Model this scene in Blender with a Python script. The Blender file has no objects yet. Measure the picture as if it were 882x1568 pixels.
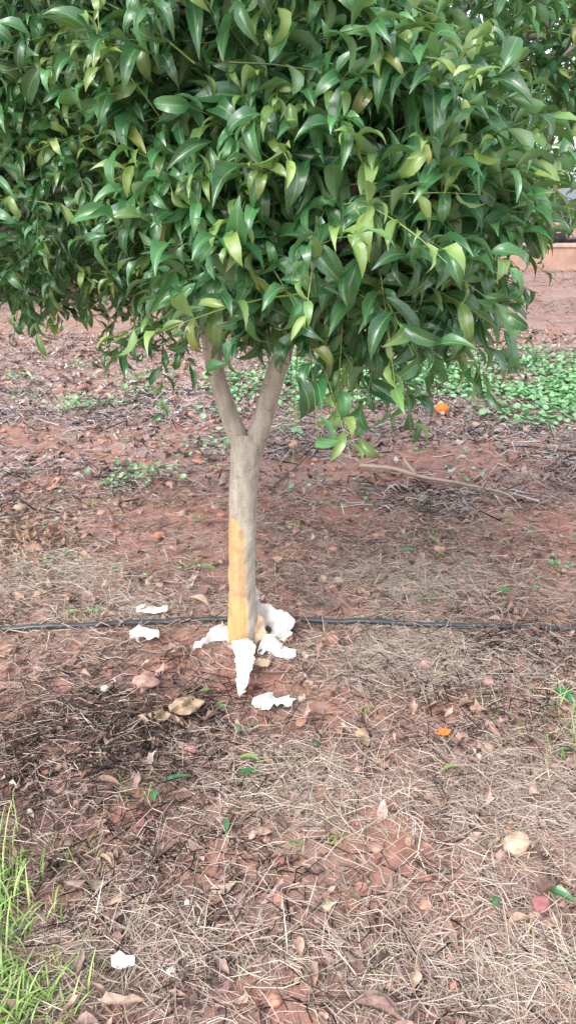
import bpy, math, numpy as np
from mathutils import Vector, geometry
rng=np.random.default_rng(7)
scene=bpy.context.scene
R=math.radians
# ---------------------------------------------------------------- noise
def hsh(ix,iy,s):
    v=np.sin(ix*127.1+iy*311.7+s*74.7)*43758.5453
    return v-np.floor(v)
def vn(x,y,s=0):
    x=np.asarray(x,float);y=np.asarray(y,float)
    ix=np.floor(x);iy=np.floor(y);fx=x-ix;fy=y-iy
    fx=fx*fx*(3-2*fx);fy=fy*fy*(3-2*fy)
    a=hsh(ix,iy,s);b=hsh(ix+1,iy,s);c=hsh(ix,iy+1,s);d=hsh(ix+1,iy+1,s)
    return (a*(1-fx)+b*fx)*(1-fy)+(c*(1-fx)+d*fx)*fy
def fbm(x,y,s=0,o=3):
    r=0;a=.5;t=0
    for i in range(o):
        r=r+a*vn(x*2**i,y*2**i,s+i*3);t+=a;a*=.5
    return r/t
def sst(a,b,x):
    t=np.clip((x-a)/(b-a),0,1);return t*t*(3-2*t)
TX,TY=-.166,2.5
def gh(x,y):
    x=np.asarray(x,float);y=np.asarray(y,float)
    d=np.hypot(x,y-2)
    f=1-sst(6,12,d)
    h=.10*(fbm(x*.35,y*.35,1)-.5)*(sst(3,9,d))+.05*(fbm(x*1.3,y*1.3,5)-.5)+f*(.026*(fbm(x*6,y*6,9)-.5)+.014*(fbm(x*24,y*24,13)-.5)+.006*(vn(x*75,y*75,21)-.5))
    h=h+.02*np.exp(-((x-TX)**2+(y-TY)**2)/.05)
    return h+.5*sst(18.1,18.35,y)
# bare soil patches  x,y,rx,ry
BARE=[(.96,4.7,.60,.45),(1.3,3.65,.4,.35),(.3,3.75,.3,.3),(-.5,3.8,.5,.28),(.24,1.56,.17,.14),(-.12,2.24,.14,.14),(-.35,1.66,.15,.12),(.6,2.9,.15,.08),(-.05,1.5,.13,.1),(-1.9,5.2,.6,.4),(.5,2.15,.12,.12),(-.15,3.3,.3,.15),(.35,1.3,.1,.1),(-.5,1.35,.12,.1)]
def bare(x,y):
    b=0*x
    for cx,cy,rx,ry in BARE:
        n=.55+.9*fbm(x*5,y*5,77)
        b=np.maximum(b,np.exp(-(((x-cx)/rx)**2+((y-cy)/ry)**2)*n*1.1))
    return b
# ---------------------------------------------------------------- mesh helpers
def link(o,parent=None):
    scene.collection.objects.link(o)
    if parent: o.parent=parent
    return o
def empty(name,loc=(0,0,0)):
    e=bpy.data.objects.new(name,None);e.empty_display_size=.2
    scene.collection.objects.link(e);return e
def quadmesh(name,V,F,mat,cols=None,luv=None,smooth=True,parent=None):
    V=np.ascontiguousarray(V,dtype=np.float32);F=np.ascontiguousarray(F,dtype=np.int32)
    m=bpy.data.meshes.new(name)
    m.vertices.add(len(V));m.vertices.foreach_set('co',V.ravel())
    m.loops.add(F.size);m.loops.foreach_set('vertex_index',F.ravel())
    m.polygons.add(len(F));k=F.shape[1]
    m.polygons.foreach_set('loop_start',np.arange(len(F),dtype=np.int32)*k)
    try: m.polygons.foreach_set('loop_total',np.full(len(F),k,dtype=np.int32))
    except Exception: pass
    m.polygons.foreach_set('use_smooth',np.full(len(F),smooth))
    m.update(calc_edges=True)
    for nm,A in (('col',cols),('luv',luv)):
        if A is not None:
            a=m.attributes.new(nm,'FLOAT_COLOR','POINT')
            B=np.ones((len(V),4),np.float32);B[:,:A.shape[1]]=A
            a.data.foreach_set('color',B.ravel())
    m.materials.append(mat)
    return link(bpy.data.objects.new(name,m),parent)
def merge(name,temps,ti,M,T,C,mat,parent=None,smooth=True,luv=True):
    Vs=[];Fs=[];Cs=[];Us=[];off=0
    for k,(tv,tf,tu) in enumerate(temps):
        sel=np.where(ti==k)[0]
        if len(sel)==0: continue
        v=np.einsum('nij,vj->nvi',M[sel],tv)+T[sel][:,None,:]
        n=len(sel);nv=len(tv)
        f=tf[None]+(np.arange(n)*nv)[:,None,None]+off
        Vs.append(v.reshape(-1,3));Fs.append(f.reshape(-1,4))
        Cs.append(np.repeat(C[sel],nv,0));Us.append(np.tile(tu,(n,1)));off+=n*nv
    return quadmesh(name,np.concatenate(Vs),np.concatenate(Fs),mat,np.concatenate(Cs),np.concatenate(Us) if luv else None,smooth,parent)
def gridfaces(a,b,wrap=False):
    F=[]
    for i in range(a-1):
        for j in range(b if wrap else b-1):
            j2=(j+1)%b
            F.append((i*b+j,i*b+j2,(i+1)*b+j2,(i+1)*b+j))
    return np.array(F)
def leaf_t(nl=6,nw=4,wid=.36,curl=.9,fold=.3,wave=.0,ph=0,twist=0,tipp=.9):
    t=np.linspace(0,1,nl+1);s=np.linspace(-1,1,nw+1)
    w=wid*.5*np.sin(np.pi*np.clip(t,0.02,1)**tipp)**1.1
    w=np.maximum(w,.006);w[0]=.012
    th=.35-curl*t**1.3
    y=np.concatenate([[0],np.cumsum(np.cos(th[1:]))/nl]);z=np.concatenate([[0],np.cumsum(np.sin(th[1:]))/nl])
    S,Tt=np.meshgrid(s,t)
    X=S*w[:,None];Z=z[:,None]+fold*np.abs(S)**1.3*w[:,None]+wave*np.sin(Tt*11+ph+S*1.5)*np.abs(S)*w[:,None]
    Y=y[:,None]+0*S
    a=twist*Tt;X2=X*np.cos(a)-(Z-z[:,None])*np.sin(a);Z2=z[:,None]+X*np.sin(a)+(Z-z[:,None])*np.cos(a)
    V=np.stack([X2,Y,Z2],-1).reshape(-1,3)
    U=np.stack([S,Tt,0*S],-1).reshape(-1,3)
    return V,gridfaces(nl+1,nw+1),U
def straw_t(n=3,bend=5,taper=.6):
    t=np.linspace(0,1,n+1);V=[];U=[]
    for i,q in enumerate(t):
        r=.5*(1-taper*q)
        for k in range(3):
            a=k*2*math.pi/3
            V.append((r*math.cos(a)+bend*4*q*(1-q),q-.5,r*math.sin(a)+abs(bend)*.25*math.sin(q*5)));U.append((0,q,0))
    return np.array(V),gridfaces(n+1,3,True)[:, ::-1],np.array(U)
def rock_t(sd,n=4,rough=.3):
    r=np.random.default_rng(sd);V=[];F=[];idx={}
    lin=np.linspace(-1,1,n+1)
    def vid(p):
        k=tuple(np.round(p,4))
        if k not in idx: idx[k]=len(V);V.append(p)
        return idx[k]
    for ax in range(3):
        for sg in (-1,1):
            for i in range(n):
                for j in range(n):
                    q=[]
                    for a,b in ((0,0),(1,0),(1,1),(0,1)):
                        p=[0,0,0];p[ax]=sg;p[(ax+1)%3]=lin[i+a];p[(ax+2)%3]=lin[j+b];q.append(vid(tuple(p)))
                    F.append(q if sg>0 else q[::-1])
    V=np.array(V,float);D=V/np.linalg.norm(V,axis=1)[:,None]
    D=.75*D+.25*V/1.3
    for k in range(7):
        d=r.normal(size=3);d/=np.linalg.norm(d)
        pr=D@d;lim=r.uniform(.55,.9)
        ex=np.maximum(pr-lim,0);D=D-ex[:,None]*d*.85
    D*= (1+rough*.25*np.sin(D[:,:1]*4+sd)*np.cos(D[:,1:2]*5))
    return D,np.array(F),D*.5+.5
def rotM(yaw,pitch=None,roll=None):
    n=len(yaw);z=np.zeros(n);pitch=z if pitch is None else pitch;roll=z if roll is None else roll
    cy,sy=np.cos(yaw),np.sin(yaw);cp,sp=np.cos(pitch),np.sin(pitch);cr,sr=np.cos(roll),np.sin(roll)
    o=np.ones(n)
    Rz=np.array([[cy,-sy,z],[sy,cy,z],[z,z,o]]).transpose(2,0,1)
    Rx=np.array([[o,z,z],[z,cp,-sp],[z,sp,cp]]).transpose(2,0,1)
    Ry=np.array([[cr,z,sr],[z,o,z],[-sr,z,cr]]).transpose(2,0,1)
    return Rz@Rx@Ry
def smoothpath(P,n):
    P=np.array(P,float);Q=np.vstack([2*P[0]-P[1],P,2*P[-1]-P[-2]]);out=[]
    m=len(P)-1
    for u in np.linspace(0,m-1e-6,n):
        i=int(u);t=u-i;p0,p1,p2,p3=Q[i:i+4]
        out.append(.5*((2*p1)+(-p0+p2)*t+(2*p0-5*p1+4*p2-p3)*t*t+(-p0+3*p1-3*p2+p3)*t**3))
    return np.array(out)
def tube(P,rad,ns=10,n=None,bump=0,seed=0):
    n=n or len(P)*4
    A=np.column_stack([np.array(P,float),np.array(rad,float)])
    A=smoothpath(A,n);C=A[:,:3];r=np.maximum(A[:,3],.0004)
    T=np.gradient(C,axis=0);T/=np.linalg.norm(T,axis=1)[:,None]+1e-9
    ref=np.array([0,0,1.]) if abs(T[0,2])<.8 else np.array([0,-1.,0])
    V=[];U=[]
    for i in range(n):
        e1=np.cross(T[i],ref);e1/=np.linalg.norm(e1)+1e-9;e2=np.cross(e1,T[i])
        a=np.linspace(0,2*np.pi,ns,endpoint=False)
        rr=r[i]*(1+bump*(fbm(np.cos(a)*1.5+5+seed,np.sin(a)*1.5+i*.12,seed)-.5)*2)
        V.append(C[i]+rr[:,None]*(np.cos(a)[:,None]*e1+np.sin(a)[:,None]*e2))
        U.append(np.stack([a/(2*np.pi),np.full(ns,i/(n-1)),0*a],1))
    return np.vstack(V),gridfaces(n,ns,True),np.vstack(U)
def join(parts):
    V=[];F=[];U=[];o=0
    for v,f,u in parts: V.append(v);F.append(f+o);U.append(u);o+=len(v)
    return np.vstack(V),np.vstack(F),np.vstack(U)
# ---------------------------------------------------------------- materials
def newmat(name):
    m=bpy.data.materials.new(name);m.use_nodes=True;nt=m.node_tree;nt.nodes.clear()
    out=nt.nodes.new('ShaderNodeOutputMaterial');b=nt.nodes.new('ShaderNodeBsdfPrincipled')
    nt.links.new(b.outputs[0],out.inputs[0]);return m,nt,b,out
def nd(nt,t,**k):
    n=nt.nodes.new(t)
    for a,v in k.items(): setattr(n,a,v)
    return n
def noise(nt,scale,detail=4,vec=None,rough=.6):
    n=nd(nt,'ShaderNodeTexNoise');n.inputs['Scale'].default_value=scale;n.inputs['Detail'].default_value=detail;n.inputs['Roughness'].default_value=rough
    if vec is None:
        g=nd(nt,'ShaderNodeNewGeometry');vec=g.outputs['Position']
    nt.links.new(vec,n.inputs['Vector']);return n
def ramp(nt,fac,st):
    r=nd(nt,'ShaderNodeValToRGB');e=r.color_ramp.elements
    while len(e)<len(st): e.new(.5)
    for i,(p,c) in enumerate(st):
        e[i].position=p;e[i].color=(*c,1) if len(c)==3 else c
    nt.links.new(fac,r.inputs[0]);return r
def mix(nt,a,b,fac,mode='MIX'):
    m=nd(nt,'ShaderNodeMix',data_type='RGBA',blend_type=mode)
    for s,i in ((fac,0),(a,6),(b,7)):
        if hasattr(s,'links'): nt.links.new(s,m.inputs[i])
        elif isinstance(s,(int,float)): m.inputs[i].default_value=s
        else: m.inputs[i].default_value=(*s,1)
    return m.outputs[2]
def bump(nt,b,h,st=.5,dist=.01):
    n=nd(nt,'ShaderNodeBump');n.inputs['Strength'].default_value=st;n.inputs['Distance'].default_value=dist
    nt.links.new(h,n.inputs['Height']);nt.links.new(n.outputs[0],b.inputs['Normal'])
def attr(nt,n):
    a=nd(nt,'ShaderNodeAttribute');a.attribute_name=n;return a
def mat_attr(name,rough=.85,spec=.25,ns=60,var=.35):
    m,nt,b,out=newmat(name);a=attr(nt,'col');c=a.outputs['Color']
    if ns:
        n=noise(nt,ns,2);r=ramp(nt,n.outputs[0],[(.3,(1-var,)*3),(.7,(1+var*.4,)*3)])
        c=mix(nt,c,r.outputs[0],1.0,'MULTIPLY')
    nt.links.new(c,b.inputs['Base Color']);b.inputs['Roughness'].default_value=rough
    b.inputs['Specular IOR Level'].default_value=spec
    return m
def mat_diff(name):
    m=bpy.data.materials.new(name);m.use_nodes=True;nt=m.node_tree;nt.nodes.clear()
    out=nt.nodes.new('ShaderNodeOutputMaterial');b=nt.nodes.new('ShaderNodeBsdfDiffuse');a=attr(nt,'col')
    nt.links.new(a.outputs['Color'],b.inputs[0]);nt.links.new(b.outputs[0],out.inputs[0]);return m
def mat_leaf(name='citrus_leaf',far=False):
    m,nt,b,out=newmat(name);a=attr(nt,'col')
    def M(op,x,y=None):
        n=nd(nt,'ShaderNodeMath',operation=op)
        for i,v in enumerate((x,y)):
            if v is None: continue
            if hasattr(v,'links'): nt.links.new(v,n.inputs[i])
            else: n.inputs[i].default_value=v
        return n.outputs[0]
    if far:
        nt.links.new(a.outputs['Color'],b.inputs['Base Color']);b.inputs['Roughness'].default_value=.4;b.inputs['Specular IOR Level'].default_value=.6;return m
    u=attr(nt,'luv')
    sp=nd(nt,'ShaderNodeSeparateColor');nt.links.new(u.outputs['Color'],sp.inputs[0])
    ab=M('ABSOLUTE',sp.outputs[0])
    mid=ramp(nt,ab,[(.03,(1,1,1)),(.13,(0,0,0))])
    k=M('SUBTRACT',M('MULTIPLY',sp.outputs[1],70.),M('MULTIPLY',ab,12.))
    w=M('MULTIPLY',M('ADD',M('SINE',k),1.),.5)
    c=mix(nt,a.outputs['Color'],(.18,.32,.12),M('MULTIPLY',M('POWER',w,4.),.09))
    c=mix(nt,c,(.25,.40,.14),M('MULTIPLY',mid.outputs[0],.55))
    g=nd(nt,'ShaderNodeNewGeometry')
    pale=mix(nt,c,(.17,.29,.14),.6)
    c2=mix(nt,c,pale,g.outputs['Backfacing'])
    nt.links.new(c2,b.inputs['Base Color'])
    ro=M('ADD',M('MULTIPLY',g.outputs['Backfacing'],.25),.27);nt.links.new(ro,b.inputs['Roughness'])
    b.inputs['Specular IOR Level'].default_value=.85
    t=nd(nt,'ShaderNodeBsdfTranslucent');c3=mix(nt,c2,(1.5,1.8,.65),1.,'MULTIPLY');nt.links.new(c3,t.inputs[0])
    ms=nd(nt,'ShaderNodeMixShader');ms.inputs[0].default_value=.17
    nt.links.new(b.outputs[0],ms.inputs[1]);nt.links.new(t.outputs[0],ms.inputs[2]);nt.links.new(ms.outputs[0],out.inputs[0])
    return m
def mat_soil():
    m,nt,b,out=newmat('red_soil')
    n1=noise(nt,1.1,3);n2=noise(nt,14,6,rough=.7)
    c1=ramp(nt,n1.outputs[0],[(.3,(.31,.17,.135)),(.5,(.41,.215,.165)),(.7,(.48,.285,.225))]).outputs[0]
    c2=ramp(nt,n2.outputs[0],[(.3,(.5,.5,.52)),(.55,(1,1,1)),(.75,(1.25,1.2,1.2))]).outputs[0]
    c=mix(nt,c1,c2,1.,'MULTIPLY')
    n5=noise(nt,5,6,rough=.8);l=ramp(nt,n5.outputs[0],[(.46,(0,0,0)),(.58,(1,1,1))]).outputs[0]
    a=attr(nt,'col')
    mm=nd(nt,'ShaderNodeMath',operation='MULTIPLY');nt.links.new(l,mm.inputs[0]);nt.links.new(a.outputs['Fac'],mm.inputs[1])
    n6=noise(nt,60,3);lc=ramp(nt,n6.outputs[0],[(.35,(.18,.13,.12)),(.6,(.48,.39,.355))]).outputs[0]
    c=mix(nt,c,lc,mm.outputs[0])
    nt.links.new(c,b.inputs['Base Color']);b.inputs['Roughness'].default_value=.95;b.inputs['Specular IOR Level'].default_value=.15
    bump(nt,b,n2.outputs[0],.7,.012);return m
def mat_bark():
    m,nt,b,out=newmat('citrus_bark');a=attr(nt,'col')
    g=nd(nt,'ShaderNodeNewGeometry');mp=nd(nt,'ShaderNodeMapping');mp.inputs['Scale'].default_value=(1,1,.25)
    nt.links.new(g.outputs['Position'],mp.inputs[0])
    n1=noise(nt,45,6,mp.outputs[0]);n2=noise(nt,130,5);n0=noise(nt,9,4)
    c=ramp(nt,n1.outputs[0],[(.3,(.28,.245,.205)),(.5,(.43,.385,.325)),(.7,(.55,.50,.43))]).outputs[0]
    c=mix(nt,c,(.33,.32,.25),ramp(nt,n0.outputs[0],[(.5,(0,0,0)),(.65,(.5,.5,.5))]).outputs[0])
    sp=ramp(nt,n2.outputs[0],[(.60,(0,0,0)),(.68,(.75,.75,.75))]).outputs[0]
    c=mix(nt,c,(.66,.61,.54),sp)
    mp3=nd(nt,'ShaderNodeMapping');mp3.inputs['Scale'].default_value=(1,1,5);nt.links.new(g.outputs['Position'],mp3.inputs[0])
    n8=noise(nt,28,3,mp3.outputs[0]);c=mix(nt,c,(.20,.17,.13),ramp(nt,n8.outputs[0],[(.62,(0,0,0)),(.68,(.6,.6,.6))]).outputs[0])
    mp2=nd(nt,'ShaderNodeMapping');mp2.inputs['Scale'].default_value=(1,1,.12);nt.links.new(g.outputs['Position'],mp2.inputs[0])
    n4=noise(nt,40,4,mp2.outputs[0])
    w=ramp(nt,n4.outputs[0],[(.3,(.50,.28,.12)),(.5,(.64,.375,.165)),(.72,(.72,.48,.26))]).outputs[0]
    n7=noise(nt,12,5);w=mix(nt,w,(.40,.28,.17),ramp(nt,n7.outputs[0],[(.50,(0,0,0)),(.60,(.65,.65,.65))]).outputs[0])
    c=mix(nt,c,w,a.outputs['Fac'])
    nt.links.new(c,b.inputs['Base Color']);b.inputs['Roughness'].default_value=.8;b.inputs['Specular IOR Level'].default_value=.25
    ad=nd(nt,'ShaderNodeMath',operation='ADD');nt.links.new(n1.outputs[0],ad.inputs[0]);nt.links.new(n2.outputs[0],ad.inputs[1])
    bump(nt,b,ad.outputs[0],.5,.004);return m
def mat_plain(name,col,rough=.6,var=.2,ns=40,bs=.3,metal=0,spec=.4):
    m,nt,b,out=newmat(name);n=noise(nt,ns,5)
    c=ramp(nt,n.outputs[0],[(.3,tuple(x*(1-var) for x in col)),(.7,tuple(min(1,x*(1+var)) for x in col))])
    nt.links.new(c.outputs[0],b.inputs['Base Color']);b.inputs['Roughness'].default_value=rough;b.inputs['Metallic'].default_value=metal
    b.inputs['Specular IOR Level'].default_value=spec
    if bs: bump(nt,b,n.outputs[0],bs,.003)
    return m
LEAF=mat_leaf();LEAFFAR=mat_leaf('citrus_leaf_far',True);SOIL=mat_soil();BARK=mat_bark()
STRAW=mat_diff('dry_straw');DEAD=mat_attr('dead_leaf',.75,.3,70,.45);STONE=mat_attr('stone',.9,.2,50,.4)
WEED=mat_attr('weed_green',.5,.4,0);TWIG=mat_attr('green_twig',.6,.3,0)
# ---------------------------------------------------------------- ground sheet
def axis(segs):
    out=[]
    for a,b,s in segs: out+=list(np.arange(a,b-1e-6,s))
    out.append(segs[-1][1]);return np.array(out)
xs=axis([(-400,-60,60),(-60,-12,6),(-12,-4,.4),(-4,-1.7,.08),(-1.7,1.7,.014),(1.7,4,.08),(4,12,.4),(12,60,6),(60,400,60)])
ys=axis([(-60,-6,6),(-6,.5,.3),(.5,3.6,.014),(3.6,6,.03),(6,9,.08),(9,18,.3),(18,18.5,.06),(18.5,60,3),(60,600,60)])
X,Y=np.meshgrid(xs,ys);Z=gh(X,Y)
cf=sst(3.2,5.5,np.hypot(X,Y))*(1-.9*bare(X,Y))
cf=np.maximum(cf,.5*(1-bare(X,Y)))
gc=np.repeat(cf.reshape(-1,1),3,1)
quadmesh('ground',np.stack([X,Y,Z],-1).reshape(-1,3),gridfaces(len(ys),len(xs)),SOIL,gc)
# ---------------------------------------------------------------- litter
def scatter_pts(n,x0,x1,y0,y1,fn=None):
    x=rng.uniform(x0,x1,n);y=rng.uniform(y0,y1,n)
    if fn is not None:
        k=rng.random(n)<fn(x,y);x=x[k];y=y[k]
    return x,y
def pick(cols,w,n,jit=.18):
    c=np.array(cols)[rng.choice(len(cols),n,p=np.array(w)/sum(w))]
    return np.clip(c*rng.uniform(1-jit,1+jit,(n,1))*rng.uniform(.95,1.05,(n,3)),0,1)
ST=[straw_t(3,b,t) for b,t in ((0,.5),(3,.5),(-6,.4),(9,.6),(-14,.5),(22,.3))]
sx=[];sy=[];sc=[];sl=[];sth=[]
def clump(x,y,sc=1.6,s=31): return sst(.36,.62,fbm(x*sc,y*sc,s,4))
def addst(x,y,c,l,t): sx.append(x);sy.append(y);sc.append(c);sl.append(l);sth.append(t)
x,y=scatter_pts(70000,-2.6,2.6,.5,4.0,lambda x,y:(.28+.72*clump(x,y,2.6))*(1-.92*bare(x,y)))
n=len(x);addst(x,y,pick([(.56,.45,.38),(.44,.33,.275),(.67,.56,.48),(.22,.16,.14),(.07,.05,.048)],[5,4,3.5,3,3],n),rng.gamma(4,.018,n)+.02,rng.uniform(.0012,.0036,n))
x,y=scatter_pts(28000,-5,5,4.0,8.5,lambda x,y:(.25+.75*clump(x,y,1.2))*(1-.9*bare(x,y)))
n=len(x);addst(x,y,pick([(.50,.41,.38),(.39,.305,.285),(.62,.54,.50),(.16,.12,.115),(.07,.055,.055)],[5,4,3.5,3,3],n),rng.gamma(4,.022,n)+.03,rng.uniform(.0025,.0065,n))
x,y=scatter_pts(9000,-9,9,8.5,18,lambda x,y:(.2+.8*clump(x,y,.8)))
n=len(x);addst(x,y,pick([(.46,.37,.34),(.33,.25,.23),(.16,.12,.11)],[5,5,3],n),rng.gamma(4,.04,n)+.05,rng.uniform(.006,.012,n))
x,y=scatter_pts(20000,-4,4,3.7,6.6,lambda x,y:(1-.95*bare(x,y))*sst(.3,.55,fbm(x*1.1,y*1.8,61)))
n=len(x);addst(x,y,pick([(.45,.40,.39),(.60,.54,.53),(.06,.05,.05),(.19,.15,.15)],[4,3,4,3],n),rng.gamma(3,.03,n)+.03,rng.uniform(.003,.010,n))
x,y=scatter_pts(2600,-2.6,2.6,.5,4.,lambda x,y:1-.8*bare(x,y))
n=len(x);addst(x,y,pick([(.32,.24,.2),(.12,.09,.07),(.5,.40,.33)],[4,3,3],n),rng.gamma(3,.025,n)+.03,rng.uniform(.003,.0065,n))
for cx,cy,rx,ry,q in ((-.5,2.05,.3,.2,1200),(-.75,1.85,.3,.25,700),(.62,2.2,.2,.25,500),(.85,2.5,.25,.1,300),(-.25,1.45,.3,.15,400),(.1,1.2,.3,.1,200),(-1.1,1.6,.3,.3,400),(-.3,1.85,.25,.2,300)):
    x=rng.normal(cx,rx*.8,q);y=rng.normal(cy,ry*.8,q)
    addst(x,y,pick([(.03,.025,.025),(.07,.055,.05),(.13,.095,.085)],[4,3,2],q),rng.gamma(3,.014,q)+.012,rng.uniform(.0018,.0048,q))
for cx,cy,rx,ry,q in ((-1.1,3.1,.35,.2,1800),(.55,3.0,.3,.18,1300),(.45,2.45,.35,.2,1900),(.65,1.7,.3,.25,1600),(.45,1.2,.35,.2,1700),(.0,1.75,.25,.2,1000),(-.3,1.25,.3,.15,900),(-.6,2.8,.3,.12,700)):
    x=rng.normal(cx,rx*.6,q);y=rng.normal(cy,ry*.6,q)
    addst(x,y,pick([(.70,.60,.51),(.58,.48,.40),(.44,.34,.285)],[4,4,3],q),rng.gamma(4,.02,q)+.03,rng.uniform(.0012,.0028,q))
x,y,l,th=map(np.concatenate,(sx,sy,sl,sth));c=np.vstack(sc);n=len(x)
d=np.hypot(x-TX,y-TY);k=d>.07;x,y,l,th,c=x[k],y[k],l[k],th[k],c[k];n=len(x)
M=rotM(rng.uniform(0,6.28,n),rng.normal(0,.15,n),rng.uniform(0,.6,n))*np.stack([th,l,th],1)[:,None,:]
T=np.stack([x,y,gh(x,y)+rng.gamma(1.6,.0045,n)+.001],1)
merge('straw_and_twig_litter',ST,rng.integers(0,len(ST),n),M,T,c,STRAW,luv=False)
DL=[leaf_t(6,4,w,cu,fo,wa,ph,tw,.8) for w,cu,fo,wa,ph,tw in ((.45,1.4,.8,.3,0,.6),(.4,-.6,1.2,.5,2,-.9),(.5,.8,.3,.6,1,.3),(.35,2.6,1.5,.4,3,1.2),(.55,.3,-.6,.7,4,-.4),(.3,.4,2.2,.2,5,.2))]
dx=[];dy=[];dc=[];ds=[]
x,y=scatter_pts(8500,-2.6,2.6,.5,4.2,lambda x,y:(.35+.65*clump(x,y,1.7,44))*(1-.75*bare(x,y)))
n=len(x);dx.append(x);dy.append(y);ds.append(rng.uniform(.02,.06,n));dc.append(pick([(.46,.31,.24),(.34,.225,.18),(.55,.43,.355),(.16,.105,.09),(.50,.34,.29)],[4,4,1.5,3,3],n))
x,y=scatter_pts(8500,-5,5,4.2,9.5,lambda x,y:(1-.85*bare(x,y)))
n=len(x);dx.append(x);dy.append(y);ds.append(rng.uniform(.035,.09,n));dc.append(pick([(.47,.36,.32),(.35,.26,.23),(.60,.52,.48),(.10,.075,.07)],[4,4,2.5,3],n))
x=rng.normal(-1.25,.18,160);y=rng.normal(3.4,.2,160)
dx.append(x);dy.append(y);ds.append(rng.uniform(.05,.1,160));dc.append(pick([(.45,.30,.22),(.36,.23,.17)],[1,1],160))
x,y,s=map(np.concatenate,(dx,dy,ds));c=np.vstack(dc);k=np.hypot(x-TX,y-TY)>.09;x,y,s,c=x[k],y[k],s[k],c[k];n=len(x)
M=rotM(rng.uniform(0,6.28,n),rng.normal(0,.3,n),rng.normal(0,.6,n)+np.pi*(rng.random(n)<.35))*s[:,None,None]
T=np.stack([x,y,gh(x,y)+s*.16+.003],1)
merge('fallen_dry_leaves',DL,rng.integers(0,len(DL),n),M,T,c,DEAD,luv=False)
BL=[(.36,1.24,.15,.3),(.62,1.42,.13,2.4),(.72,1.33,.10,.5),(-.42,1.42,.10,1.9),(.05,1.14,.11,.1),(.22,1.08,.11,1.3),(-.05,1.06,.08,.2),(.55,2.46,.11,1.5),(.62,1.86,.07,.4),(-.38,2.44,.10,1.7),(.5,1.05,.1,2.),(-.28,1.12,.1,2.2),(-.45,1.75,.08,1.4),(-.36,2.3,.08,.3),(-.3,2.75,.1,1.2),(-.95,2.9,.12,.8)]
n=len(BL);A=np.array(BL)
M=rotM(A[:,3],rng.normal(0,.1,n),rng.normal(0,.4,n))*A[:,2][:,None,None]*np.array([[[.7,1,.9]]])
merge('dry_leaf_strips',DL,rng.integers(0,len(DL),n),M,np.stack([A[:,0],A[:,1],gh(A[:,0],A[:,1])+.014],1),pick([(.46,.32,.25),(.36,.24,.19),(.50,.37,.29)],[2,2,1],n),DEAD)
RT=[rock_t(i,3) for i in range(6)]
x,y=scatter_pts(9000,-2.6,2.6,.5,4.6);x2,y2=scatter_pts(3500,-5,5,4.6,10);x=np.r_[x,x2];y=np.r_[y,y2];n=len(x)
s=rng.gamma(1.6,.0022,n)+.0015;s[-len(x2):]*=1.8;s=np.minimum(s,.022)
M=rotM(rng.uniform(0,6.28,n))*(s[:,None]*np.stack([rng.uniform(.8,1.5,n),rng.uniform(.8,1.2,n),rng.uniform(.5,.9,n)],1))[:,None,:]
merge('pebbles',RT,rng.integers(0,6,n),M,np.stack([x,y,gh(x,y)+s*.3],1),pick([(.42,.22,.165),(.50,.29,.22),(.30,.15,.12),(.52,.39,.31)],[6,4,4,1.],n),STONE,smooth=False,luv=False)
x,y=scatter_pts(800,-3.5,3.5,1.,7,None);n=len(x);s=(.005+rng.gamma(2,.0033,n))*(1+.09*y)
M=rotM(rng.uniform(0,6.28,n))*(s[:,None]*np.stack([rng.uniform(.9,1.5,n),rng.uniform(.8,1.1,n),rng.uniform(.5,.85,n)],1))[:,None,:]
merge('small_stones',RT,rng.integers(0,6,n),M,np.stack([x,y,gh(x,y)+s*.3+.004],1),pick([(.52,.26,.19),(.60,.35,.27),(.52,.36,.29),(.38,.2,.16)],[4,3,1.5,2],n),STONE)
STN=[(-.462,2.24,.042,(.54,.32,.28)),(.559,1.53,.036,(.60,.45,.33)),(-.285,1.905,.021,(.55,.27,.24)),(.565,1.355,.024,(.46,.2,.2)),(.308,1.36,.015,(.6,.32,.22)),(-.398,2.45,.014,(.65,.55,.48)),(-.6,3.46,.024,(.6,.28,.2)),(.426,3.46,.032,(.5,.26,.2)),(.68,3.3,.028,(.55,.33,.26)),(-.93,3.75,.026,(.57,.32,.23)),(.22,1.98,.021,(.5,.34,.23)),(.51,1.96,.022,(.5,.3,.25)),(.47,2.38,.025,(.5,.31,.26)),(.66,2.27,.02,(.48,.30,.26)),(.183,2.93,.018,(.6,.33,.25)),(-1.28,4.2,.032,(.55,.3,.24)),(.2,3.3,.02,(.55,.28,.22)),(-.17,1.62,.012,(.45,.3,.25)),(.95,1.9,.02,(.5,.34,.28)),(.86,2.1,.022,(.45,.31,.26))]
for i,(a,b_,s,c) in enumerate(STN):
    v,f,u=rock_t(40+i,8,.35);q=s*np.array([1.12,.95,.68]);v=v*q;ang=rng.uniform(0,6.28);ca,sa=math.cos(ang*.15),math.sin(ang*.15)
    v=v@np.array([[ca,sa,0],[-sa,ca,0],[0,0,1]]);v=v+np.array([a,b_,float(gh(a,b_))+s*.42+.006])
    quadmesh('stone',v,f,STONE,np.tile(np.array(c),(len(v),1)),u)
W=[(-.594,2.21,.016),(-.225,1.355,.009),(.017,1.24,.008),(-.24,1.185,.010),(-.57,2.25,.010),(-.02,1.93,.007),(-.19,2.02,.008),(.06,2.3,.008),(-.1,2.12,.009),(-.14,2.2,.008)]
W=np.array(W);n=len(W);M=rotM(rng.uniform(0,6,n))*(W[:,2][:,None]*np.array([[1.2,.9,.55]]))[:,None,:]
merge('white_chips',RT,rng.integers(0,6,n),M,np.stack([W[:,0],W[:,1],gh(W[:,0],W[:,1])+.012],1),np.tile([[.70,.69,.66]],(n,1)),STONE,smooth=False)
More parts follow.
